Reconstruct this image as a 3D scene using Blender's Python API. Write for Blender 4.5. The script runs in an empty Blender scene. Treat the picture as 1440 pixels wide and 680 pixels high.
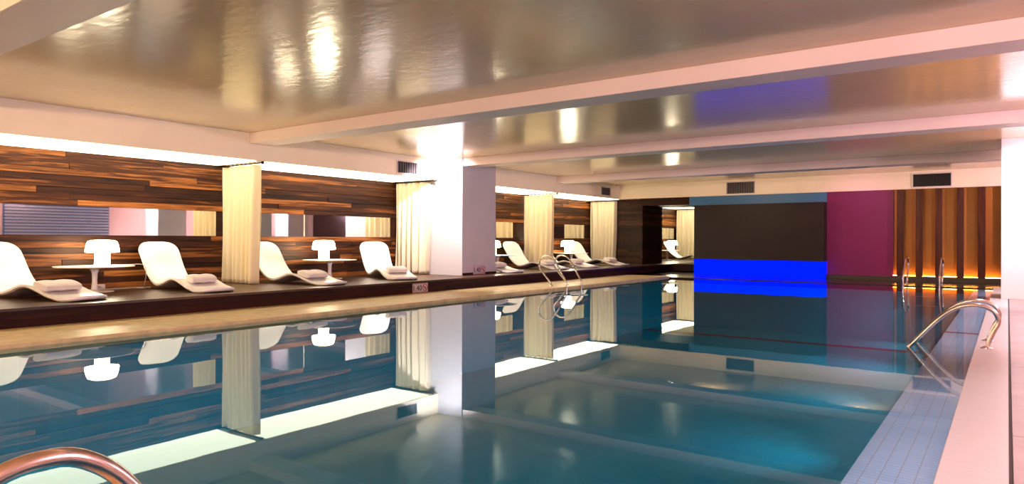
import bpy, bmesh, math, random
from mathutils import Vector, Matrix
random.seed(7)
S = 1.15                       # one plan unit (eye height above the water) in metres
def W(x, y, z): return Vector((x*S, y*S, (z+1.0)*S))      # plan units, z measured from eye level -> world, water at 0
COL = bpy.context.scene.collection
SC = bpy.context.scene

# ------------------------------------------------------------------ materials
def new_mat(name):
    m = bpy.data.materials.new(name); m.use_nodes = True
    nt = m.node_tree; nt.nodes.clear()
    out = nt.nodes.new('ShaderNodeOutputMaterial')
    return m, nt, out
def principled(name, col, rough=.5, metal=0., spec=.5, bump=None, var=None, coat=0., trans=None, emit=None):
    m, nt, out = new_mat(name)
    p = nt.nodes.new('ShaderNodeBsdfPrincipled')
    p.inputs['Base Color'].default_value = (*col, 1)
    p.inputs['Roughness'].default_value = rough
    p.inputs['Metallic'].default_value = metal
    p.inputs['Specular IOR Level'].default_value = spec
    p.inputs['Coat Weight'].default_value = coat
    if emit:
        p.inputs['Emission Color'].default_value = (*emit[0], 1)
        p.inputs['Emission Strength'].default_value = emit[1]
    tc = nt.nodes.new('ShaderNodeTexCoord')
    if var:                    # (scale xyz, amount): slow colour variation
        mp = nt.nodes.new('ShaderNodeMapping'); mp.inputs['Scale'].default_value = var[0]
        nz = nt.nodes.new('ShaderNodeTexNoise'); nz.inputs['Scale'].default_value = 1.; nz.inputs['Detail'].default_value = 6
        rp = nt.nodes.new('ShaderNodeValToRGB')
        a = var[1]
        rp.color_ramp.elements[0].position = .3; rp.color_ramp.elements[1].position = .7
        rp.color_ramp.elements[0].color = (*[c*(1-a) for c in col], 1)
        rp.color_ramp.elements[1].color = (*[min(1, c*(1+a)) for c in col], 1)
        nt.links.new(tc.outputs['Object'], mp.inputs[0]); nt.links.new(mp.outputs[0], nz.inputs[0])
        nt.links.new(nz.outputs[0], rp.inputs[0]); nt.links.new(rp.outputs[0], p.inputs['Base Color'])
    if bump:                   # (scale xyz, strength, distance)
        mp = nt.nodes.new('ShaderNodeMapping'); mp.inputs['Scale'].default_value = bump[0]
        nz = nt.nodes.new('ShaderNodeTexNoise'); nz.inputs['Scale'].default_value = 1.; nz.inputs['Detail'].default_value = 4
        b = nt.nodes.new('ShaderNodeBump'); b.inputs['Strength'].default_value = bump[1]; b.inputs['Distance'].default_value = bump[2]
        nt.links.new(tc.outputs['Object'], mp.inputs[0]); nt.links.new(mp.outputs[0], nz.inputs[0])
        nt.links.new(nz.outputs[0], b.inputs['Height']); nt.links.new(b.outputs[0], p.inputs['Normal'])
    nt.links.new(p.outputs[0], out.inputs[0])
    return m
def emitter(name, col, strength):
    m, nt, out = new_mat(name)
    e = nt.nodes.new('ShaderNodeEmission'); e.inputs[0].default_value = (*col, 1); e.inputs[1].default_value = strength
    nt.links.new(e.outputs[0], out.inputs[0])
    return m
def wood(name, dark, mid, light, rough=.38, axis=1, island=True, spec=.5):
    """planks: grain runs along object axis; each plank (mesh island) gets its own tone"""
    m, nt, out = new_mat(name)
    N = nt.nodes.new; L = nt.links.new
    p = N('ShaderNodeBsdfPrincipled'); p.inputs['Specular IOR Level'].default_value = spec
    tc = N('ShaderNodeTexCoord'); geo = N('ShaderNodeNewGeometry')
    mp = N('ShaderNodeMapping')
    sc = [14., 14., 14.]; sc[axis] = .7
    mp.inputs['Scale'].default_value = sc
    off = N('ShaderNodeVectorMath'); off.operation = 'SCALE'; off.inputs[0].default_value = (37, 91, 53)
    L(geo.outputs['Random Per Island'], off.inputs['Scale'])
    add = N('ShaderNodeVectorMath'); add.operation = 'ADD'
    L(tc.outputs['Object'], mp.inputs[0]); L(mp.outputs[0], add.inputs[0]); L(off.outputs[0], add.inputs[1])
    nz = N('ShaderNodeTexNoise'); nz.inputs['Scale'].default_value = 1.2; nz.inputs['Detail'].default_value = 7; nz.inputs['Distortion'].default_value = .8; nz.inputs['Roughness'].default_value = .62
    L(add.outputs[0], nz.inputs[0])
    ma = N('ShaderNodeMath'); ma.operation = 'MULTIPLY_ADD'
    L(geo.outputs['Random Per Island'], ma.inputs[0]); ma.inputs[1].default_value = .42 if island else 0.; ma.inputs[2].default_value = -.17 if island else 0.
    sm = N('ShaderNodeMath'); sm.operation = 'ADD'; L(nz.outputs[0], sm.inputs[0]); L(ma.outputs[0], sm.inputs[1])
    rp = N('ShaderNodeValToRGB'); cr = rp.color_ramp
    cr.elements[0].position = .25; cr.elements[0].color = (*dark, 1)
    cr.elements[1].position = .86; cr.elements[1].color = (*light, 1)
    e = cr.elements.new(.55); e.color = (*mid, 1)
    L(sm.outputs[0], rp.inputs[0]); L(rp.outputs[0], p.inputs['Base Color'])
    p.inputs['Roughness'].default_value = rough
    b = N('ShaderNodeBump'); b.inputs['Strength'].default_value = .25; b.inputs['Distance'].default_value = .004
    L(nz.outputs[0], b.inputs['Height']); L(b.outputs[0], p.inputs['Normal'])
    L(p.outputs[0], out.inputs[0])
    return m
def tiles(name, c1, c2, mortar, scale, bw, bh, ms, rough, axes='XY', offset=0., spec=.5, shift=0.):
    m, nt, out = new_mat(name); N = nt.nodes.new; L = nt.links.new
    p = N('ShaderNodeBsdfPrincipled'); p.inputs['Roughness'].default_value = rough; p.inputs['Specular IOR Level'].default_value = spec
    tc = N('ShaderNodeTexCoord'); sp = N('ShaderNodeSeparateXYZ'); cb = N('ShaderNodeCombineXYZ')
    L(tc.outputs['Object'], sp.inputs[0])
    ad = N('ShaderNodeMath'); ad.operation = 'ADD'; ad.inputs[1].default_value = shift
    L(sp.outputs[axes[0]], ad.inputs[0]); L(ad.outputs[0], cb.inputs[0]); L(sp.outputs[axes[1]], cb.inputs[1])
    br = N('ShaderNodeTexBrick'); br.offset = offset; br.squash = 1.
    br.inputs['Color1'].default_value = (*c1, 1); br.inputs['Color2'].default_value = (*c2, 1); br.inputs['Mortar'].default_value = (*mortar, 1)
    br.inputs['Scale'].default_value = scale; br.inputs['Brick Width'].default_value = bw; br.inputs['Row Height'].default_value = bh
    br.inputs['Mortar Size'].default_value = ms; br.inputs['Mortar Smooth'].default_value = .2
    L(cb.outputs[0], br.inputs[0]); L(br.outputs[0], p.inputs['Base Color'])
    b = N('ShaderNodeBump'); b.inputs['Strength'].default_value = .3; b.inputs['Distance'].default_value = .003; b.invert = True
    L(br.outputs['Fac'], b.inputs['Height']); L(b.outputs[0], p.inputs['Normal'])
    L(p.outputs[0], out.inputs[0])
    return m

M = {}
M['ceiling'] = principled('gloss_ceiling_paint', (.72, .545, .32), .16, spec=.75, bump=((4.5, 8., 1.), .34, .010), var=((.7, .7, .7), .06))
M['beam'] = principled('beam_paint', (.80, .66, .58), .5, spec=.3, var=((.8, .8, .8), .04))
M['bulk'] = principled('bulkhead_paint', (.86, .745, .545), .5, spec=.3, var=((.8, .8, .8), .04))
M['white'] = principled('white_paint', (.82, .78, .76), .45, spec=.3, var=((.8, .8, .8), .03))
M['grey_pillar'] = principled('pillar_paint', (.42, .38, .38), .5, spec=.3, var=((.8, .8, .8), .04))
M['wood'] = wood('plank_wood', (.006, .002, .0008), (.048, .0135, .0034), (.36, .125, .028), rough=.5, spec=.18)
M['wood_deck'] = wood('deck_wood', (.018, .009, .005), (.05, .021, .009), (.10, .045, .018), rough=.34, spec=.35)
M['wood_riser'] = wood('riser_wood', (.010, .003, .002), (.022, .006, .003), (.04, .010, .005), rough=.6, spec=.12)
M['wood_dark'] = wood('dark_plank_wood', (.007, .0025, .0015), (.022, .007, .003), (.06, .02, .007), rough=.5, spec=.15)
M['batten'] = wood('batten_wood', (.03, .008, .004), (.08, .022, .009), (.16, .045, .015), axis=2, rough=.5, spec=.2)
M['coping'] = principled('cream_stone_coping', (.50, .37, .17), .42, spec=.4, var=((6, 6, 6), .18), bump=((60, 60, 60), .25, .003))
M['end_deck'] = principled('dark_polished_stone', (.02, .010, .008), .15, spec=.5)
M['plinth'] = principled('dark_plinth', (.018, .007, .005), .3)
M['grate'] = tiles('ribbed_white_grate', (.60, .58, .57), (.56, .54, .53), (.56, .50, .49), 1., 9.0, .022, .0030, .35, 'XY', shift=4.5)
M['slab'] = principled('pink_stone_slab', (.40, .31, .30), .34, spec=.3, var=((3, 3, 3), .15))
M['joint'] = principled('dark_joint', (.04, .025, .022), .6)
M['shelf'] = tiles('pale_blue_ledge_tile', (.66, .79, 1.), (.60, .75, .99), (.46, .30, .24), 1., .045, .0755, .0016, .3, 'YX')
M['basin'] = tiles('teal_basin_tile', (.004, .44, .58), (.004, .40, .54), (.008, .48, .62), 1., .30, .30, .006, .35, 'XY')
M['redline'] = principled('red_tile_line', (.45, .02, .02), .35)
M['magenta'] = principled('magenta_paint', (.17, .014, .075), .5, spec=.25, var=((.9, .9, .9), .08))
M['header_blue'] = principled('teal_blue_paint', (.035, .15, .30), .5)
M['black_panel'] = principled('charcoal_brown_panel', (.020, .012, .008), .55, spec=.25, var=((1.5, 1.5, 1.5), .15))
M['blue_light'] = emitter('blue_led_band', (.0, .008, 1.0), 1.15)
M['amber'] = principled('amber_panel', (.36, .14, .022), .55, spec=.3, var=((1.2, 1.2, 1.2), .08))
M['amber_led'] = emitter('amber_led', (1., .40, .05), 26.)
M['cove'] = emitter('backlit_ceiling', (1., .84, .58), 3.4)
M['lamp'] = emitter('lit_opal_glass', (1., .84, .56), 19.)
M['shell'] = principled('white_gelcoat', (.74, .70, .67), .22, spec=.5)
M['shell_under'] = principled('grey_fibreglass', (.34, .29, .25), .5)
M['towel'] = principled('towel_cloth', (.60, .53, .50), .95, spec=.1, bump=((180, 180, 180), .6, .004))
M['table'] = principled('white_lacquer', (.82, .78, .72), .25)
M['chrome'] = principled('polished_steel', (.80, .74, .70), .12, metal=1.)
M['chrome_pink'] = principled('brushed_steel', (.78, .66, .62), .2, metal=1.)
M['iron'] = principled('black_iron', (.02, .018, .016), .4, metal=.6)
M['mirror'] = principled('mirror_glass', (.86, .84, .80), .02, metal=1.)
M['vent_frame'] = principled('vent_frame_paint', (.62, .54, .50), .4)
M['vent_slat'] = principled('vent_slat_metal', (.16, .13, .13), .4, metal=.3)
M['vent_dark'] = principled('vent_dark', (.012, .010, .010), .7)
M['sign'] = principled('sign_plate', (.50, .42, .36), .35)
M['ink'] = principled('sign_ink', (.01, .008, .008), .5)
M['red'] = principled('sign_red', (.35, .02, .02), .5)
M['plastic'] = principled('white_plastic', (.75, .70, .62), .35)
M['cable'] = principled('pale_cable', (.45, .38, .32), .5)
M['blind'] = principled('blind_slat', (.34, .38, .46), .4)
M['pane'] = emitter('dusk_window_pane', (.05, .09, .20), .6)
M['wall'] = principled('wall_paint', (.66, .55, .55), .6)
M['plant'] = principled('leaf_green', (.04, .07, .02), .5)
M['pot'] = principled('dark_pot', (.03, .025, .02), .5)
M['lens'] = emitter('uplight_lens', (1., .92, .95), 6.)

# curtain: thin cloth that lets light through
m, nt, out = new_mat('cream_curtain_cloth'); N = nt.nodes.new; L = nt.links.new
d = N('ShaderNodeBsdfDiffuse'); d.inputs[0].default_value = (.80, .72, .53, 1)
t = N('ShaderNodeBsdfTranslucent'); t.inputs[0].default_value = (.82, .70, .42, 1)
mx = N('ShaderNodeMixShader'); mx.inputs[0].default_value = .35
tc = N('ShaderNodeTexCoord'); nz = N('ShaderNodeTexNoise'); nz.inputs['Scale'].default_value = 220
b = N('ShaderNodeBump'); b.inputs['Strength'].default_value = .15; b.inputs['Distance'].default_value = .002
L(tc.outputs['Object'], nz.inputs[0]); L(nz.outputs[0], b.inputs['Height']); L(b.outputs[0], d.inputs['Normal'])
L(d.outputs[0], mx.inputs[1]); L(t.outputs[0], mx.inputs[2]); L(mx.outputs[0], out.inputs[0]); M['curtain'] = m

# water: Fresnel blend of mirror reflection and teal-tinted transmission
m, nt, out = new_mat('pool_water'); N = nt.nodes.new; L = nt.links.new
fr = N('ShaderNodeFresnel'); fr.inputs['IOR'].default_value = 1.40
gl = N('ShaderNodeBsdfGlossy'); gl.inputs['Roughness'].default_value = .012
lw = N('ShaderNodeLayerWeight'); lw.inputs['Blend'].default_value = .5
rp = N('ShaderNodeValToRGB'); rp.color_ramp.elements[0].position = .62; rp.color_ramp.elements[0].color = (.46, .74, .84, 1)
rp.color_ramp.elements[1].position = .94; rp.color_ramp.elements[1].color = (.98, .98, .96, 1)
L(lw.outputs['Facing'], rp.inputs[0]); L(rp.outputs[0], gl.inputs[0])
tr = N('ShaderNodeBsdfTransparent'); tr.inputs[0].default_value = (.90, .98, .99, 1)
mx = N('ShaderNodeMixShader')
tc = N('ShaderNodeTexCoord'); nz = N('ShaderNodeTexNoise'); nz.inputs['Scale'].default_value = 1.3; nz.inputs['Detail'].default_value = 2
b = N('ShaderNodeBump'); b.inputs['Strength'].default_value = .02; b.inputs['Distance'].default_value = .02
L(tc.outputs['Object'], nz.inputs[0]); L(nz.outputs[0], b.inputs['Height']); L(b.outputs[0], gl.inputs['Normal'])
L(fr.outputs[0], mx.inputs[0]); L(tr.outputs[0], mx.inputs[1]); L(gl.outputs[0], mx.inputs[2]); L(mx.outputs[0], out.inputs[0]); M['water'] = m

# ------------------------------------------------------------------ mesh builder (plan units)
class MB:
    def __init__(self): self.v = []; self.f = []
    def add(self, vs, fs):
        n = len(self.v); self.v += [tuple(p) for p in vs]; self.f += [tuple(n+i for i in q) for q in fs]
        return self
    def box(self, x0, x1, y0, y1, z0, z1):
        return self.add([(x0,y0,z0),(x1,y0,z0),(x1,y1,z0),(x0,y1,z0),(x0,y0,z1),(x1,y0,z1),(x1,y1,z1),(x0,y1,z1)],
                        [(0,3,2,1),(4,5,6,7),(0,1,5,4),(1,2,6,5),(2,3,7,6),(3,0,4,7)])
    def tube(self, pts, r, n=14, cap=True):
        P = [Vector(p) for p in pts]; rs = r if isinstance(r, (list, tuple)) else [r]*len(P)
        vs = []; fs = []; up = None
        for i, p in enumerate(P):
            t = (P[min(i+1, len(P)-1)]-P[max(i-1, 0)]).normalized()
            if up is None:
                a = Vector((0,0,1)) if abs(t.z) < .9 else Vector((1,0,0)); up = (a-t*a.dot(t)).normalized()
            else: up = (up-t*up.dot(t)).normalized()
            bi = t.cross(up)
            for k in range(n):
                a = 2*math.pi*k/n; vs.append(p+(up*math.cos(a)+bi*math.sin(a))*rs[i])
        for i in range(len(P)-1):
            for k in range(n):
                k2 = (k+1) % n; fs.append((i*n+k, i*n+k2, (i+1)*n+k2, (i+1)*n+k))
        if cap: fs.append(tuple(reversed(range(n)))); fs.append(tuple((len(P)-1)*n+k for k in range(n)))
        return self.add(vs, fs)
    def lathe(self, prof, n=40, c=(0,0,0)):
        vs = []; fs = []
        for r, z in prof:
            for k in range(n):
                a = 2*math.pi*k/n; vs.append((c[0]+r*math.cos(a), c[1]+r*math.sin(a), c[2]+z))
        for i in range(len(prof)-1):
            for k in range(n):
                k2 = (k+1) % n; fs.append((i*n+k, i*n+k2, (i+1)*n+k2, (i+1)*n+k))
        fs.append(tuple(reversed(range(n)))); fs.append(tuple((len(prof)-1)*n+k for k in range(n)))
        return self.add(vs, fs)
    def build(self, name, mat, parent=None, smooth=False, bevel=0., world=None):
        """parent given or world False: local vertices; otherwise verts are plan coordinates and the origin sits at the base centre"""
        me = bpy.data.meshes.new(name)
        local = parent is not None if world is None else not world
        if local: vs = [(x*S, y*S, z*S) for x, y, z in self.v]; o_loc = (0,0,0)
        else:
            w = [W(*p) for p in self.v]
            lo = [min(p[i] for p in w) for i in range(3)]; hi = [max(p[i] for p in w) for i in range(3)]
            c = Vector(((lo[0]+hi[0])/2, (lo[1]+hi[1])/2, lo[2])); vs = [p-c for p in w]; o_loc = c
        me.from_pydata(vs, [], self.f)
        bm = bmesh.new(); bm.from_mesh(me); bmesh.ops.recalc_face_normals(bm, faces=bm.faces); bm.to_mesh(me); bm.free()
        if smooth:
            me.polygons.foreach_set('use_smooth', [True]*len(me.polygons))
        me.materials.append(M[mat] if isinstance(mat, str) else mat)
        o = bpy.data.objects.new(name, me); COL.objects.link(o); o.location = o_loc
        if parent is not None: o.parent = parent
        if bevel:
            md = o.modifiers.new('bevel', 'BEVEL'); md.width = bevel; md.segments = 2; md.limit_method = 'ANGLE'
        if smooth and bevel == 0:
            me.set_sharp_from_angle(angle=math.radians(40))
        return o
def tag(o, label, cat, group=None, kind=None):
    o['label'] = label; o['category'] = cat
    if group: o['group'] = group
    if kind: o['kind'] = kind
    return o
def thing(name, loc, label, cat, group=None):
    o = bpy.data.objects.new(name, None); COL.objects.link(o); o.location = W(*loc); o.empty_display_size = .1
    return tag(o, label, cat, group)
def struct(o): o['kind'] = 'structure'; return o
def copy_thing(root, loc, label):
    r = root.copy(); COL.objects.link(r); r.location = W(*loc); r['label'] = label
    for ch in root.children:
        c = ch.copy(); COL.objects.link(c); c.parent = r
        for g in ch.children:
            e = g.copy(); COL.objects.link(e); e.parent = c
    return r
def spline(pts, n):
    """Catmull-Rom through pts, n samples per span"""
    P = [Vector(p) for p in pts]; P = [P[0]*2-P[1]]+P+[P[-1]*2-P[-2]]; out = []
    for i in range(1, len(P)-2):
        for k in range(n):
            t = k/n; a, b, c, d = P[i-1], P[i], P[i+1], P[i+2]
            out.append(.5*((2*b)+(c-a)*t+(2*a-5*b+4*c-d)*t*t+(3*b-a-3*c+d)*t**3))
    out.append(P[-2]); return out

# ------------------------------------------------------------------ key planes (plan units)
XW = -10.95      # timber back wall of the lounge niches
XB = -9.80       # bulkhead face
XP = -8.60       # platform front
XC = -7.33       # left coping edge
XR = -.24        # right coping edge
XT = -.57        # inner edge of the tiled ledge on the right
ZC = 1.69        # ceiling
ZB = 1.52        # beam undersides
ZN = 1.262       # bulkhead bottom
ZP = -.745       # platform top
ZD = -.96        # deck
YN = .60         # near pool end
YF = 17.38       # far pool end
YE = 19.40       # end wall
YQ = 27.0        # end of the lounge beyond the opening
XRW = 2.9        # right wall
YB = -2.6        # wall behind the camera
ZF = -2.22       # pool floor
BAYS = [(-.8, 6.62), (6.78, 10.72), (12.14, 15.62), (15.78, 19.34), (21.16, 26.5)]

# ------------------------------------------------------------------ room shell
struct(MB().box(XW-.3, XRW+.2, YB-.2, YQ+.2, ZC, ZC+.2).build('ceiling', 'ceiling'))
struct(MB().box(XW-.3, XW-.06, YB, YQ, -1.2, ZC).build('wall_left', 'wood_dark'))
struct(MB().box(XRW, XRW+.2, YB, YQ, -1.2, ZC).build('wall_right', 'wall'))
struct(MB().box(XW-.3, XRW+.2, YB-.2, YB, -1.2, ZC).build('wall_near', 'wall'))
struct(MB().box(XW-.3, XRW+.2, YQ+.02, YQ+.22, -1.2, ZC).build('wall_far', 'wood_dark'))
# beams
for n, (y0, y1) in enumerate([(1.74, 2.17), (6.46, 6.87), (10.99, 11.40), (15.66, 16.06)]):
    struct(MB().box(XB+.002, XRW, y0, y1, ZB, ZC).build('ceiling_beam', 'beam', bevel=.008))
# bulkheads
struct(MB().box(XW-.06, XB, YB, YE-.05, ZN, ZC).build('bulkhead_side', 'bulk', bevel=.006))
struct(MB().box(XW-.06, XRW, YE-.05, YQ, ZN, ZC).build('bulkhead_end', 'bulk'))

# timber cladding of the back wall: one mesh of individual boards
def plank_wall(name, x0, y0, y1, z0, z1, mat, h=.090, depth=.05, axis='Y'):
    mb = MB(); z = z0; rnd = random.Random(hash((round(y0*10), round(z0*10))) % 9999)
    rows = max(1, round((z1-z0)/h)); hh = (z1-z0)/rows
    for r in range(rows):
        y = y0-rnd.uniform(0, 1.6)
        while y < y1:
            l = rnd.uniform(1.6, 4.2); a, b = max(y, y0), min(y+l, y1)
            if b-a > .02:
                off = rnd.uniform(0, .024)
                if axis == 'Y': mb.box(x0-depth, x0+off-.012, a+.0012, b-.0012, z0+r*hh+.0015, z0+(r+1)*hh-.0015)
                else: mb.box(a+.0012, b-.0012, x0+.012-off, x0+depth, z0+r*hh+.0015, z0+(r+1)*hh-.0015)
            y += l
    return struct(mb.build(name, mat))
ZM0, ZM1 = .0485, .467
plank_wall('wall_cladding_upper', XW, -.8, YQ, ZM1+.004, ZN, 'wood')
plank_wall('wall_cladding_lower', XW, -.8, YQ, ZP, ZM0-.004, 'wood')
# timber-clad pillar and the lintel of the opening beside it
PX = -9.15
struct(MB().box(XW, PX-.03, 19.63, 21.07, ZP, ZN).build('pillar_timber', 'wood_dark'))
plank_wall('pillar_cladding_side', PX, 19.60, 21.10, ZP, ZN, 'wood_dark')
plank_wall('pillar_cladding_front', 19.60, XW, PX-.02, ZP, ZN, 'wood_dark', axis='X')
struct(MB().box(PX+.01, -7.3, 19.45, 21.05, 1.045, ZN).build('trim_lintel', 'wood_dark'))
# dark backing between mirror strips
struct(MB().box(XW-.05, XW-.03, -.8, YQ, ZM0-.004, ZM1+.004).build('trim_1', 'wood_dark'))

# lounge platform with boards on top, dark riser in front
mb = MB(); rnd = random.Random(3)
nb = 16; bw = (XP+.02-XW)/nb
for k in range(nb):
    y = YB-rnd.uniform(0, 2)
    while y < YQ:
        l = rnd.uniform(2.2, 4); a, b = max(y, YB), min(y+l, YQ)
        if b > a: mb.box(XW+k*bw+.001, XW+(k+1)*bw-.001, a+.001, b-.001, ZP-.03, ZP)
        y += l
struct(mb.build('platform_deck', 'wood_deck'))
mb = MB()
for k in range(2):
    y = YB
    while y < YQ:
        l = 3.1+.4*k; mb.box(XP-.03, XP, y+.001, min(y+l, YQ)-.001, ZD+k*.094+.001, ZD+(k+1)*.094-.001); y += l
struct(mb.build('platform_riser', 'wood_riser'))
struct(MB().box(XP, -7.28, 20.55, YQ, ZD, ZP).build('platform_end', 'wood_riser'))

# pool surround
struct(MB().box(XP-.05, XC, YB, YF, ZD-.12, ZD).build('floor_left', 'coping', bevel=.008))
struct(MB().box(XW, XRW, YF, YQ, -1.12, -.985).build('floor_end', 'end_deck', bevel=.006))
struct(MB().box(XR, .006, YN, YF, ZD-.12, ZD).build('floor_grate', 'grate', bevel=.006))
struct(MB().box(.006, .022, YB, YF, ZD-.12, ZD-.008).build('trim_2', 'joint'))
mb = MB(); y = YB
for y1 in (1.6, 4.2, 6.54, 8.7, 10.84, 13.0, 15.2, YF):
    mb.box(.022, XRW, y+.004, y1-.004, ZD-.12, ZD); y = y1
struct(mb.build('floor_right', 'slab'))
struct(MB().box(XC, .006, YB, YN, ZD-.12, ZD).build('floor_near', 'coping'))
# basin
mb = MB(); mb.box(XC-.1, XT, YN-.1, YF+.1, ZF-.1, ZF)
mb.box(XC-.1, XC+.01, YN-.1, YF+.1, ZF, -1.08); mb.box(XC-.1, XT, YN-.1, YN, ZF, -1.08); mb.box(XC-.1, XT, YF, YF+.1, ZF, -1.12)
mb.box(XT, XT+.05, YN-.1, YF+.1, ZF, -1.10)
struct(mb.build('pool_basin', 'basin'))
struct(MB().box(XT, XR+.04, YN, YF, -1.10, -1.022).build('pool_ledge', 'shelf'))
struct(MB().box(XT, XR-.001, 9.08, 9.16, -1.022, -1.0185).build('trim_3', 'redline'))
struct(MB().box(XC+.01, XT, 15.7, 15.95, ZF, ZF+.004).build('trim_4', 'redline'))
w = MB().add([(XC,YN,-1),(XR,YN,-1),(XR,YF,-1),(XC,YF,-1)], [(0,1,2,3)]).build('pool_water', 'water')
tag(w, 'still teal pool water mirroring the lounge and the ceiling', 'water', kind='stuff')

# pillars
struct(MB().box(XW-.02, -9.15, 10.955, 12.10, ZP-.02, ZC).build('pillar_left', 'grey_pillar', bevel=.004))
struct(MB().box(-9.15+.0, -9.135, 10.96, 12.10, ZP, ZP+.05).build('baseboard_pillar', 'wood_riser'))
struct(MB().box(-.09, 1.3, 14.0, 15.3, ZD, ZC).build('pillar_right', 'white', bevel=.008))
struct(MB().box(-.09, 1.31, 13.975, 15.31, 1.49, ZC).build('pillar_capital', 'white', bevel=.006))
for y0 in (11.47, 16.46):
    struct(MB().box(.55, 1.33, y0, y0+.96, ZD, ZC).build('pillar_right', 'white', bevel=.008))

# end wall
struct(MB().box(-7.56, -3.83, YE-.02, YE+.06, 1.0, ZN).build('trim_5', 'header_blue'))
struct(MB().box(-7.28, -3.83, YE+.01, YQ, -.985, 1.0).build('wall_end', 'plinth'))
struct(MB().box(-3.83, -2.30, YE-.02, YE+.2, -.985, ZN).build('wall_magenta', 'magenta'))
struct(MB().box(-2.30, XRW, YE+.08, YE+.3, -.985, ZN).build('wall_end_right', 'plinth'))
struct(MB().box(-3.83, -.02, YE-.14, YE-.021, -.985, -.885).build('baseboard_end', 'plinth', bevel=.004))

# ------------------------------------------------------------------ end wall things
t = thing('feature_panel', (-5.55, 19.0, -.985), 'wide charcoal panel glowing blue along its foot, left of the magenta wall', 'panel')
MB().box(-1.72, 1.72, .0, .4, 0.445, 1.975).build('dark_face', 'black_panel', t, bevel=.006)
o = MB().box(-1.72, 1.72, .0, .4, 0.0, .445).build('light_band', 'blue_light', t); o['label'] = 'glowing deep blue light band'
t = thing('slatted_panel', (-1.2, YE, -.985), 'amber backlit wall panel with five dark timber battens by the white column', 'wall panel')
MB().box(-1.10, 1.10, .03, .078, .11, 2.24).build('back_panel', 'amber', t)
o = MB().box(-1.10, 1.08, -.050, -.020, .126, .138).build('light_strip', 'amber_led', t); o['label'] = 'glowing amber light strip along the foot'
MB().box(-1.10, 1.10, -.12, .028, .0, .125).build('sill', 'plinth', t)
for x0, x1 in ((-2.219,-2.066), (-1.817,-1.668), (-1.411,-1.267), (-.975,-.834), (-.565,-.415)):
    MB().box(x0+1.2, x1+1.2, -.115, -.055, .125, 2.235).build('batten', 'batten', t, bevel=.006)
MB().box(1.085, 1.15, -.10, .08, .0, 2.24).build('side_trim', 'plinth', t)
o = MB().box(-.08, .08, -.012, 0, -.05, .05).build('wall_plate', 'magenta', None, bevel=.004)
o.location = W(-3.54, YE-.021, .29); tag(o, 'small magenta painted cover plate on the magenta wall', 'cover plate')

# ------------------------------------------------------------------ vents
def vent(loc, wdt, hgt, face, label, slat='vent_slat', nsl=14, frame='vent_frame'):
    """face 'X': lies on a wall seen from +X; face 'Y': seen from -Y"""
    t = thing('air_vent', loc, label, 'vent', 'ventilation grilles')
    def B(mb, a0, a1, d0, d1, z0, z1):
        if face == 'X': mb.box(d0, d1, a0, a1, z0, z1)
        else: mb.box(a0, a1, -d1, -d0, z0, z1)
    f = .022
    mb = MB(); B(mb, -wdt/2-f, wdt/2+f, 0, .02, -f, 0); B(mb, -wdt/2-f, wdt/2+f, 0, .02, hgt, hgt+f)
    B(mb, -wdt/2-f, -wdt/2, 0, .02, 0, hgt); B(mb, wdt/2, wdt/2+f, 0, .02, 0, hgt); mb.build('frame', frame, t)
    mb = MB(); B(mb, -wdt/2, wdt/2, .0, .003, 0, hgt); mb.build('backing', 'vent_dark', t)
    mb = MB()
    for k in range(nsl):
        a = -wdt/2+(k+.5)*wdt/nsl; B(mb, a-.006, a+.006, .004, .015, 0, hgt)
    mb.build('slats', slat, t)
    return t
vent((XB, 10.01, 1.325), .58, .225, 'X', 'ventilation grille with vertical slats high on the bulkhead beside the bright pillar', nsl=9)
vent((XB, 18.42, 1.345), .56, .22, 'X', 'small far ventilation grille on the lounge bulkhead near the end wall', nsl=10)
vent((-6.06, YE-.05, 1.31), .76, .31, 'Y', 'brown ventilation grille on the end bulkhead above the blue header', nsl=16)
vent((-1.485, YE-.05, 1.31), .78, .30, 'Y', 'black ventilation grille on the end bulkhead above the timber battens', slat='vent_dark', nsl=20)

# ------------------------------------------------------------------ backlit niche ceilings
for (y0, y1), where in zip(BAYS, ('over the nearest niche at the left edge', 'over the second niche beside the bright pillar', 'over the third niche just beyond the pillar', 'over the fourth niche before the timber pillar', 'over the farthest niche through the opening beside the charcoal panel')):
    o = MB().box(XW+.02, XB-.03, y0+.02, y1-.02, ZN-.014, ZN-.001).build('ceiling_light', 'cove')
    tag(o, 'glowing backlit ceiling strip '+where, 'ceiling light', 'backlit niche ceilings')

# ------------------------------------------------------------------ mirrors
def mirror(y0, y1, label):
    t = thing('wall_mirror', (XW+.002, (y0+y1)/2, ZM0), label, 'mirror', 'mirror strips in the timber wall')
    h = (y1-y0)/2
    MB().box(-.025, 0, -h, h, 0, ZM1-ZM0).build('glass', 'mirror', t)
    MB().box(-.025, .004, -h-.012, -h, 0, ZM1-ZM0).build('edge_trim', 'vent_frame', t)
    return t
mirror(.3, 6.58, 'long mirror strip in the timber wall behind the two nearest loungers')
mirror(6.85, 8.375, 'mirror strip behind the lamp lounger just right of the first curtain')
mirror(8.40, 10.66, 'mirror strip right of the seam, behind the lounger near the bright pillar')
mirror(12.16, 15.25, 'mirror strip just beyond the pillar, left of the third curtain')
mirror(16.0, 19.15, 'mirror strip before the timber pillar, above the last low table')
mirror(21.3, 26.4, 'farthest mirror strip, glimpsed through the opening beside the charcoal panel')
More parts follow.
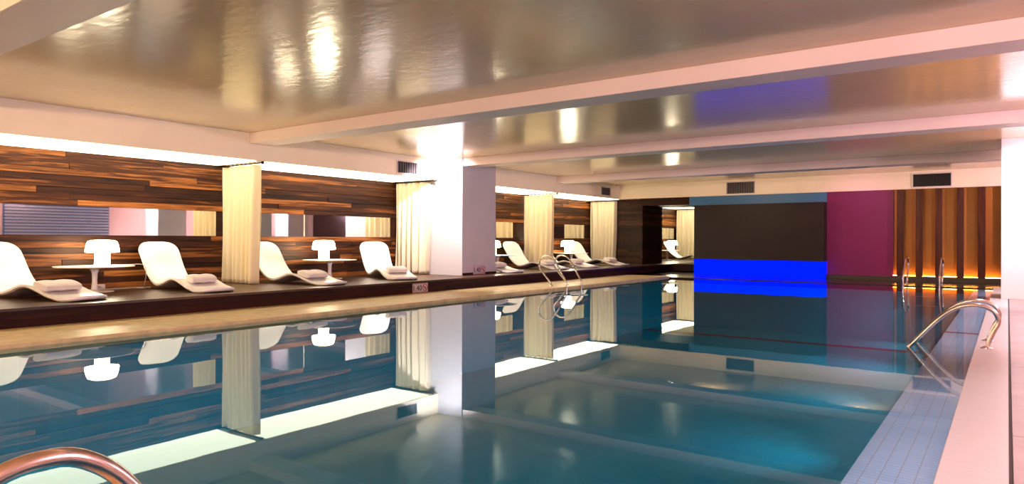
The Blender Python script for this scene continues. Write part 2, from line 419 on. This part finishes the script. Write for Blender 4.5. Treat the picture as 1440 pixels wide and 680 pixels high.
# ------------------------------------------------------------------ curtains on rods
def curtain(yc, label, rlabel, seed, gold=False):
    rnd = random.Random(seed)
    x0, x1 = -10.90, -9.90; z0, z1 = ZP+.012, 1.215
    nx, nz = 110, 26; ph = [rnd.uniform(0, 6.28) for _ in range(4)]
    mb = MB(); vs = []
    for j in range(nz+1):
        v = j/nz; z = z0+(z1-z0)*v
        for i in range(nx+1):
            u = i/nx
            amp = .022+.030*(1-v)+.01*math.sin(3*u+ph[0])
            y = amp*math.sin(2*math.pi*(6.5*u+.35*math.sin(5*u+ph[1])+.08*math.sin(4*v+ph[2])))+.012*math.sin(17*u+2.2*v+ph[3])
            x = x0+(x1-x0)*u
            x += .03*(1-v)*math.sin(3.1*u+ph[1])*u*(1-u)*2 - (1-v)**2*.05*u
            if u > .86:                              # front edge turns back round the rod end
                k = (u-.86)/.14; x = x-.10*k*k; y += .13*k
            vs.append((x, yc+y, z))
    fs = []
    for j in range(nz):
        for i in range(nx):
            a = j*(nx+1)+i; fs.append((a, a+1, a+nx+2, a+nx+1))
    mb.add(vs, fs); o = mb.build('curtain', 'curtain', smooth=True)
    md = o.modifiers.new('cloth thickness', 'SOLIDIFY'); md.thickness = .004
    tag(o, label, 'curtain', 'cream curtains between the niches')
    t = thing('curtain_rod', (XB-.03, yc, 1.235), rlabel, 'curtain rod', 'curtain rods')
    MB().tube([(-1.11, 0, 0), (.0, 0, 0)], .011, 10).build('rod', 'iron', t, smooth=True)
    MB().tube([(.0, 0, 0), (.012, 0, 0), (.03, 0, 0), (.045, 0, 0), (.055, 0, 0)], [.012, .024, .026, .02, .008], 12).build('finial', 'iron', t, smooth=True)
    for k in range(9): MB().tube([(-1.06+k*.125+.006*math.cos(a), .017*math.cos(a*1.), .017*math.sin(a)) for a in [q*math.pi/5 for q in range(11)]], .003, 6).build('ring', 'iron', t, smooth=True)
curtain(6.70, 'cream curtain hanging between the second and third loungers from the left', 'black curtain rod above the nearest cream curtain', 11)
curtain(10.80, 'cream curtain with a crinkled edge hanging beside the bright white pillar', 'black curtain rod ending beside the bright white pillar', 23)
curtain(15.70, 'cream curtain behind the chrome pool ladder, beyond the pillar', 'black curtain rod above the curtain beyond the pillar', 31)
curtain(19.45, 'cream curtain hanging beside the dark timber pillar', 'black curtain rod beside the dark timber pillar', 47)
curtain(26.60, 'farthest cream curtain, seen through the opening beside the charcoal panel', 'farthest curtain rod, through the opening beside the charcoal panel', 53)

# ------------------------------------------------------------------ loungers
PROF = [(-10.82,.690),(-10.77,.635),(-10.70,.53),(-10.62,.405),(-10.53,.285),(-10.42,.175),(-10.30,.095),(-10.18,.06),(-10.05,.075),(-9.90,.125),(-9.76,.160),(-9.63,.158),(-9.46,.115),(-9.28,.062),(-9.12,.036),(-8.98,.036),(-8.86,.055)]
def lounger_meshes(t):
    C = spline([(x+9.85, 0, z) for x, z in PROF], 5)
    arc = [0.]
    for a, b in zip(C, C[1:]): arc.append(arc[-1]+(b-a).length)
    Ltot = arc[-1]
    def sheet(off0, off1, shrink, name, mat):
        n = len(C); m = 16; top = []; bot = []
        for i, p in enumerate(C):
            tg = (C[min(i+1, n-1)]-C[max(i-1, 0)]).normalized(); nr = Vector((-tg.z, 0, tg.x))
            if nr.z < 0: nr = -nr
            s = arc[i]; e = min(s, Ltot-s); R = .19 if s < Ltot/2 else .21
            full = .305-.018*math.sin(math.pi*min(1, s/Ltot))-(.01 if s > Ltot/2 else 0)
            wd = full-R+math.sqrt(max(0, R*R-(R-e)**2)) if e < R else full
            wd = max(.02, wd-shrink)
            for j in range(m+1):
                q = -1+2*j/m
                lip = .018*abs(q)**4*min(1., e/.3)**2
                dish = .018*(1-abs(q)**2)*(1. if s < Ltot*.45 else .4)*min(1., e/.4)**2
                base = Vector((p.x, q*wd, p.z))+nr*(lip-dish)
                top.append(base+nr*off0); bot.append(base+nr*off1)
        vs = top+bot; K = len(top); fs = []
        for i in range(n-1):
            for j in range(m):
                a = i*(m+1)+j; fs.append((a, a+1, a+m+2, a+m+1)); fs.append((K+a, K+a+m+1, K+a+m+2, K+a+1))
        for i in range(n-1):
            a = i*(m+1); b = a+m; fs.append((a, a+m+1, K+a+m+1, K+a)); fs.append((b, K+b, K+b+m+1, b+m+1))
        for j in range(m):
            fs.append((j, K+j, K+j+1, j+1)); a = (n-1)*(m+1)+j; fs.append((a, a+1, K+a+1, K+a))
        return MB().add(vs, fs).build(name, mat, t, smooth=True)
    sheet(.0, -.026, 0, 'seat_shell', 'shell')
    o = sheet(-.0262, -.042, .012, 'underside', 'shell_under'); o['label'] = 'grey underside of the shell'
LX = -9.85
loung = [   # x, y, yaw, label
 (-9.85, 3.55, 12, 'white curved lounger cut by the left edge of the picture'),
 (-9.85, 5.45, -3, 'white curved lounger between the first table lamp and the first curtain'),
 (-9.75, 7.35, 3, 'white curved lounger just right of the nearest curtain, foot toward the pool'),
 (-9.78, 9.47, -25, 'white curved lounger beside the bright pillar, right of the second lamp'),
 (-9.85, 12.66, -3, 'white lounger half hidden behind the pillar, only its foot end showing'),
 (-9.85, 14.75, -8, 'white lounger seen side-on beyond the pillar, left of the third curtain'),
 (-9.85, 16.22, -5, 'white lounger behind the pool ladder, its back hidden by the third curtain'),
 (-9.85, 18.10, -8, 'white lounger in front of the curtain beside the timber pillar'),
 (-9.85, 25.3, 0, 'farthest white lounger, glimpsed through the opening beside the charcoal panel')]
root = None
for x, y, yaw_, lab in loung:
    if root is None:
        root = o = thing('sun_lounger', (x, y, ZP+.008), lab, 'sun lounger', 'white sun loungers on the timber platform'); lounger_meshes(root)
    else: o = copy_thing(root, (x, y, ZP+.008), lab)
    o.rotation_euler = (0, 0, math.radians(yaw_))

# towels: folded and rolled on each lounger
def towel_mesh(t):
    # flattened roll across the lounger with a spiral end
    n = 28; m = 20; vs = []; fs = []
    for i in range(m+1):
        u = -1+2*i/m; e = 1-max(0, (abs(u)-.9)/.1)**2*.22
        for k in range(n):
            a = 2*math.pi*k/n
            rx, rz = .135*e, .062*e
            x = rx*math.copysign(abs(math.cos(a))**.75, math.cos(a)); z = rz*math.copysign(abs(math.sin(a))**.75, math.sin(a))
            z += .005*math.sin(7*u+2*a)
            vs.append((x, u*.24, z+.062))
    for i in range(m):
        for k in range(n): k2 = (k+1) % n; fs.append((i*n+k, i*n+k2, (i+1)*n+k2, (i+1)*n+k))
    fs.append(tuple(reversed(range(n)))); fs.append(tuple(m*n+k for k in range(n)))
    return MB().add(vs, fs)
def prof_z(x):
    for (a, za), (b, zb) in zip(PROF, PROF[1:]):
        if a <= x <= b: return za+(zb-za)*(x-a)/(b-a), (zb-za)/(b-a)
TX = -9.47
zt, sl = prof_z(TX)
towels = ['greyish folded towel on the lounger at the left edge', 'greyish rolled towel on the lounger just left of the first curtain',
 'greyish folded towel on the lounger below the second table lamp', 'greyish rolled towel on the lounger beside the bright pillar',
 'folded towel on the lounger half hidden by the pillar', 'folded towel on the lounger behind the left hoop of the pool ladder',
 'folded towel on the lounger whose back hides behind the third curtain', 'folded towel on the lounger below the curtain beside the timber pillar']
tm = None
for k, ((lx, y, yaw_, _), lab) in enumerate(zip(loung, towels)):
    if tm is None:
        tm = towel_mesh(None).build('towel', 'towel', None, smooth=True, world=False); o = tm
    else: o = tm.copy(); COL.objects.link(o)
    a = math.radians(yaw_); dx, dy = TX+9.85, (.03 if k % 2 else -.02)
    o.location = W(lx+dx*math.cos(a)-dy*math.sin(a), y+dx*math.sin(a)+dy*math.cos(a), ZP+zt+.008)
    o.rotation_euler = (0, -math.atan(sl), a+.04*((k*7) % 3-1))
    o.scale = (1.05, .95, .75) if k in (0, 2) else (.85, .78, .8)
    tag(o, lab, 'towel', 'towels on the loungers')

# ------------------------------------------------------------------ tables and lamps
TZ = .36
tabs = [(4.42, 'low round white table between the two nearest loungers'), (8.54, 'low round white table under the second lamp from the left'),
        (13.80, 'low round white table half hidden behind the pillar'), (17.40, 'low round white table behind the pool ladder'), (24.4, 'farthest low white table, through the opening beside the charcoal panel')]
tlamps = [(4.53, 'glowing white mushroom lamp on the nearest low table'), (8.42, 'glowing white mushroom lamp left of the bright pillar lounger, second from the left'),
          (13.62, 'glowing white mushroom lamp right at the edge of the pillar'), (17.25, 'glowing white mushroom lamp above the pool ladder'), (24.9, 'farthest glowing lamp, through the opening beside the charcoal panel')]
tr_ = lr_ = None
for (y, lab), (yl, ll) in zip(tabs, tlamps):
    if tr_ is None:
        tr_ = thing('side_table', (-10.38, y, ZP), lab, 'table', 'low round tables on the platform')
        MB().lathe([(.06, TZ-.022), (.40, TZ-.018), (.495, TZ-.010), (.5, TZ-.004), (.495, TZ), (.0005, TZ)], 56).build('table_top', 'table', tr_, smooth=True)
        MB().lathe([(.055, .02), (.038, .06), (.032, .16), (.036, .25), (.055, .31), (.11, TZ-.021)], 28).build('stem', 'table', tr_, smooth=True)
        MB().lathe([(.24, 0), (.24, .008), (.20, .016), (.08, .022), (.05, .034)], 40).build('base', 'table', tr_, smooth=True)
        lr_ = thing('table_lamp', (-10.40, yl, ZP+TZ), ll, 'lamp', 'mushroom lamps on the low tables')
        MB().lathe([(.10, 0), (.102, .01), (.098, .03), (.094, .10), (.096, .19)], 36).build('lamp_base', 'lamp', lr_, smooth=True)
        MB().lathe([(.19, .190), (.212, .195), (.213, .215), (.205, .26), (.195, .31), (.178, .345), (.14, .360), (.05, .365), (.001, .366)], 44).build('lamp_shade', 'lamp', lr_, smooth=True)
    else:
        copy_thing(tr_, (-10.38, y, ZP), lab); copy_thing(lr_, (-10.40, yl, ZP+TZ), ll)
# cord of the nearest lamp and the socket box
t = thing('power_socket', (-10.78, 4.64, ZP), 'white socket box with a cable behind the nearest low table', 'socket')
bx_ = MB().box(-.03, .03, -.085, .085, .0, .075).build('box', 'plastic', t, bevel=.008)
MB().box(-.012, .034, -.02, .02, .018, .058).build('plug', 'cable', bx_, bevel=.004)
pts = spline([(.035, .0, .05), (.10, .06, .012), (.14, .3, .008), (.12, .55, .008), (.18, .66, .008), (.3, .60, .03)], 8)
MB().tube(pts, .006, 8).build('cable', 'cable', t, smooth=True)
pts = spline([(-10.36, 4.64, ZP+TZ+.008), (-10.34, 4.85, ZP+TZ+.008), (-10.33, 5.03, ZP+TZ+.009), (-10.33, 5.09, ZP+TZ-.03), (-10.36, 5.12, ZP+.2), (-10.44, 5.13, ZP+.05), (-10.52, 5.17, ZP+.008), (-10.60, 5.10, ZP+.008)], 7)
o = MB().tube([Vector(q)-Vector((-10.40, 4.53, ZP+TZ)) for q in pts], .006, 8).build('power_cord', 'cable', lr_, smooth=True); o['label'] = 'thin pale cord dropping over the table edge'

# ------------------------------------------------------------------ depth signs
def text_mb(txt, size):
    cu = bpy.data.curves.new('t', 'FONT'); cu.body = txt; cu.size = size; cu.extrude = .002; cu.resolution_u = 3
    ob = bpy.data.objects.new('t', cu); COL.objects.link(ob)
    bpy.context.view_layer.update()
    me = bpy.data.meshes.new_from_object(ob.evaluated_get(bpy.context.evaluated_depsgraph_get()))
    vs = [v.co.copy() for v in me.vertices]; fs = [tuple(p.vertices) for p in me.polygons]
    bpy.data.objects.remove(ob); bpy.data.meshes.remove(me); bpy.data.curves.remove(cu)
    return vs, fs
def depth_sign(loc, wd, ht, label, plate):
    t = thing('depth_sign', loc, label, 'sign', 'pool depth signs')
    MB().box(0, .008, 0, wd, 0, ht).build('plate', plate, t, bevel=.003)
    mb = MB(); e = .012                                   # border
    mb.box(.006, .0095, .008, wd-.008, .008, .008+.006); mb.box(.006, .0095, .008, wd-.008, ht-.014, ht-.008)
    mb.box(.006, .0095, .008, .014, .008, ht-.008); mb.box(.006, .0095, wd-.014, wd-.008, .008, ht-.008)
    mb.build('border', 'red', t)
    vs, fs = text_mb('1.40', ht*.78)
    x0 = min(v.x for v in vs); x1 = max(v.x for v in vs); y0 = min(v.y for v in vs); y1 = max(v.y for v in vs)
    MB().add([(.010+v.z, .022+(v.x-x0)*(wd*.52)/(x1-x0), ht*.2+(v.y-y0)*(ht*.6)/(y1-y0)) for v in vs], fs).build('lettering', 'ink', t)
    cy, cz, R = wd*.79, ht*.5, ht*.36                     # no-diving roundel
    mb = MB(); mb.tube([(.010, cy+R*math.cos(a), cz+R*math.sin(a)) for a in [k*math.pi/14 for k in range(29)]], .006, 6)
    mb.tube([(.010, cy-R*.7, cz+R*.7), (.010, cy+R*.7, cz-R*.7)], .006, 6); mb.build('prohibition_ring', 'red', t)
    mb = MB(); mb.tube([(.009, cy-R*.5, cz+R*.1), (.009, cy, cz+R*.25), (.009, cy+R*.45, cz-R*.35)], .007, 6)
    mb.tube([(.009, cy+R*.1, cz-R*.1), (.009, cy+R*.2, cz-R*.55)], .005, 6); mb.build('diver_symbol', 'ink', t)
    return t
depth_sign((XP+.001, 8.92, -.955), .40, .165, 'pale 1.40 depth sign with no-diving symbol on the platform riser', 'sign')
M['sign_grey'] = principled('grey_sign_plate', (.42, .36, .36), .4)
depth_sign((-9.133, 11.30, -.735), .40, .19, '1.40 depth sign with no-diving symbol at the foot of the pillar', 'sign_grey')

# ------------------------------------------------------------------ pool ladders
def rails(name, loc, label, paths, feet, r, mat, steps=None, group='steel pool ladders'):
    t = thing(name, loc, label, 'ladder' if steps else 'handrail', group)
    L0 = Vector(loc)
    for p, f in zip(paths, feet):
        rl = MB().tube([Vector(q)-L0 for q in spline(p, 8)], r, 16).build('rail', mat, t, smooth=True)
        MB().lathe([(r*2.6, 0), (r*2.6, r*.35), (r*1.5, r*.8), (r*1.08, r*1.2)], 24, Vector(f)-L0).build('flange', mat, rl, smooth=True)
    for s in steps or ():
        (a, b) = s; a = Vector(a)-L0; b = Vector(b)-L0
        x0, x1 = sorted((a.x, b.x)); y0, y1 = sorted((a.y, b.y))
        MB().box(x0, x1, y0, y1, a.z-.012, a.z+.012).build('step', mat, t, bevel=.006)
    return t
# left ladder
def pl(Y, k=1., dx=0): return [(x*k+dx, Y, z) for x, z in [(-7.66,-.96),(-7.70,-.88),(-7.85,-.72),(-7.97,-.575),(-7.95,-.43),(-7.87,-.355),(-7.77,-.335),(-7.64,-.385),(-7.52,-.53),(-7.40,-.72),(-7.345,-.80),(-7.305,-.90),(-7.30,-1.05),(-7.30,-1.5)]]
rails('pool_ladder', (-7.66, 12.35, ZD), 'bronze-toned steel ladder hoops on the left pool edge, beyond the pillar',
      [pl(12.06), pl(12.66)], [(-7.66, 12.06, ZD), (-7.66, 12.66, ZD)], .0185, 'chrome',
      steps=[((-7.32, 12.06, -1.18), (-7.25, 12.66, 0)), ((-7.32, 12.06, -1.40), (-7.25, 12.66, 0))])
# right ladder
def pr(Y): return [(x, Y, z) for x, z in [(-.150,-.96),(-.135,-.90),(-.098,-.80),(-.066,-.73),(-.070,-.675),(-.110,-.615),(-.19,-.582),(-.30,-.585),(-.42,-.635),(-.55,-.755),(-.70,-.935),(-.752,-1.0),(-.74,-1.05),(-.66,-1.17),(-.56,-1.30)]]
rails('pool_ladder', (-.15, 7.75, ZD), 'bright steel ladder with two curved rails on the right pool edge',
      [pr(7.46), pr(8.03)], [(-.15, 7.46, ZD), (-.15, 8.03, ZD)], .0195, 'chrome_pink', steps=[((-.69, 7.46, -1.17), (-.63, 8.03, 0))])
# far ladder
def pe(X): return [(X, y, z) for y, z in [(18.02,-.985),(18.03,-.85),(18.16,-.70),(18.26,-.55),(18.2,-.42),(18.0,-.36),(17.8,-.40),(17.55,-.54),(17.34,-.70),(17.28,-.80),(17.27,-1.05),(17.27,-1.5)]]
rails('pool_ladder', (-1.6, 18.02, -.985), 'far steel ladder at the end of the pool in front of the amber battens',
      [pe(-1.86), pe(-1.18)], [(-1.86, 18.02, -.985), (-1.18, 18.02, -.985)], .0195, 'chrome',
      steps=[((-1.86, 17.24, -1.2), (-1.18, 17.30, 0)), ((-1.86, 17.24, -1.4), (-1.18, 17.30, 0))])
# near ladder, only the top of one rail in view
def pn(X): return [(X, y, z) for y, z in [(.20,-.96),(.19,-.90),(.215,-.75),(.29,-.60),(.385,-.505),(.48,-.450),(.565,-.436),(.64,-.455),(.72,-.525),(.82,-.68),(.90,-.83),(.93,-.95),(.93,-1.5)]]
rails('pool_ladder', (-1.25, .20, ZD), 'curved pinkish steel ladder rail in the near left corner of the pool',
      [pn(-1.54), pn(-.96)], [(-1.54, .20, ZD), (-.96, .20, ZD)], .0195, 'chrome_pink',
      steps=[((-1.54, .90, -1.2), (-.96, .96, 0)), ((-1.54, .90, -1.4), (-.96, .96, 0))])

# ------------------------------------------------------------------ window seen in the mirror
w1 = struct(MB().box(XRW-.03, XRW-.004, 7.95, 11.0, .0, 1.15).build('window_1', 'pane'))
t = thing('window_blind', (XRW-.08, 9.475, .0), 'blue-grey slatted blind on the window that the nearest mirror strip reflects', 'blind')
for k in range(12): MB().box(-.012, .012, -1.5, 1.5, .02+k*.095, .02+k*.095+.052).build('slat', 'blind', t)
MB().box(-.02, .02, -1.53, 1.53, 1.14, 1.18).build('head_rail', 'blind', t)

# ------------------------------------------------------------------ lights
def light(kind, name, loc, energy, col, target=None, **kw):
    ld = bpy.data.lights.new(name, kind); ld.energy = energy; ld.color = col
    for k, v in kw.items(): setattr(ld, k, v)
    o = bpy.data.objects.new(name, ld); COL.objects.link(o); o.location = W(*loc)
    if target is not None:
        dv = W(*target)-W(*loc); o.rotation_euler = dv.to_track_quat('-Z', 'Y').to_euler()
    return o
light('SPOT', 'pillar_floodlight', (-9.15, 9.95, 1.58), 380, (1., .88, .96), (-9.62, 10.96, .35), spot_size=math.radians(125), spot_blend=.7, shadow_soft_size=.05)
light('SPOT', 'column_floodlight', (.55, 13.0, 1.55), 210, (1., .78, .90), (.45, 14.0, -.1), spot_size=math.radians(130), spot_blend=.7, shadow_soft_size=.06)
light('SPOT', 'column_floodlight', (.95, 10.5, 1.55), 220, (1., .84, .95), (.95, 11.47, .2), spot_size=math.radians(125), spot_blend=.7, shadow_soft_size=.06)
light('SPOT', 'column_floodlight', (.95, 15.5, 1.45), 220, (1., .84, .95), (.95, 16.5, .2), spot_size=math.radians(125), spot_blend=.7, shadow_soft_size=.06)
for y, e in ((2.2, 85), (4.6, 80), (8.9, 110)):
    light('SPOT', 'deck_downlight', (-.1, y, ZC-.08), e, (1., .86, .98), (-.16, y, -1.), spot_size=math.radians(85), spot_blend=.9, shadow_soft_size=.06)
# added fill spots without fixtures, right wall and behind the camera, wash the ceiling
for y in (-1., 3.2, 8.2, 13.0, 17.2):
    light('SPOT', 'fill_uplight', (XRW-.25, y, 1.3), 520, (1., .63, .82), (XRW-1.1, y, 1.69), spot_size=math.radians(160), spot_blend=.7, shadow_soft_size=.08)
for x in (-8.8, -5.2, -1.8):
    light('SPOT', 'fill_uplight', (x, YB+.25, 1.3), 290, (1., .72, .40), (x, YB+1.2, 1.69), spot_size=math.radians(160), spot_blend=.7, shadow_soft_size=.08)
# unseen underwater fill spots by the right basin wall, added to brighten the water
for y, e in ((1.4, 170), (4.4, 100), (7.4, 95), (10.4, 110), (13.4, 130), (16.4, 120)):
    light('SPOT', 'pool_fill_light', (XT-.06, y, -1.42), e, (.40, .84, 1.), (XT-3.4, y, -1.55), spot_size=math.radians(95), spot_blend=1., shadow_soft_size=.07)
# warm fill spots added to lift the end bulkhead
for x in (-6.0, -2.6):
    light('SPOT', 'end_wash', (x, 16.6, 1.3), 60, (1., .70, .46), (x, 19.3, 1.5), spot_size=math.radians(140), spot_blend=.8, shadow_soft_size=.06)
light('SPOT', 'magenta_wash', (-3.0, 17.9, ZN+.2), 26, (1., .25, .8), (-3.1, 19.4, 0), spot_size=math.radians(130), spot_blend=.9, shadow_soft_size=.05)

wd = bpy.data.worlds.new('world'); SC.world = wd; wd.use_nodes = True
wd.node_tree.nodes['Background'].inputs[0].default_value = (.02, .02, .025, 1)
wd.node_tree.nodes['Background'].inputs[1].default_value = 1.

# ------------------------------------------------------------------ camera
cam = bpy.data.cameras.new('camera'); co = bpy.data.objects.new('camera', cam); COL.objects.link(co)
cam.sensor_width = 36.; cam.lens = 968.9/1440*36
cam.shift_y = -(340-336.7)/1440
co.location = W(0, 0, 0)
yaw = math.radians(35.735); roll = .0027
co.rotation_euler = (Matrix.Rotation(yaw, 3, 'Z') @ Matrix.Rotation(math.pi/2, 3, 'X') @ Matrix.Rotation(roll, 3, 'Z')).to_euler()
cam.clip_start = .02; cam.clip_end = 100
SC.camera = co

vs = SC.view_settings
vs.view_transform = 'Standard'; vs.look = 'None'; vs.gamma = 1.; vs.exposure = .78; vs.use_curve_mapping = False
SC.cycles.max_bounces = 10; SC.cycles.diffuse_bounces = 5; SC.cycles.glossy_bounces = 6; SC.cycles.transparent_max_bounces = 12
SC.cycles.sample_clamp_indirect = 8.; SC.cycles.use_denoising = True
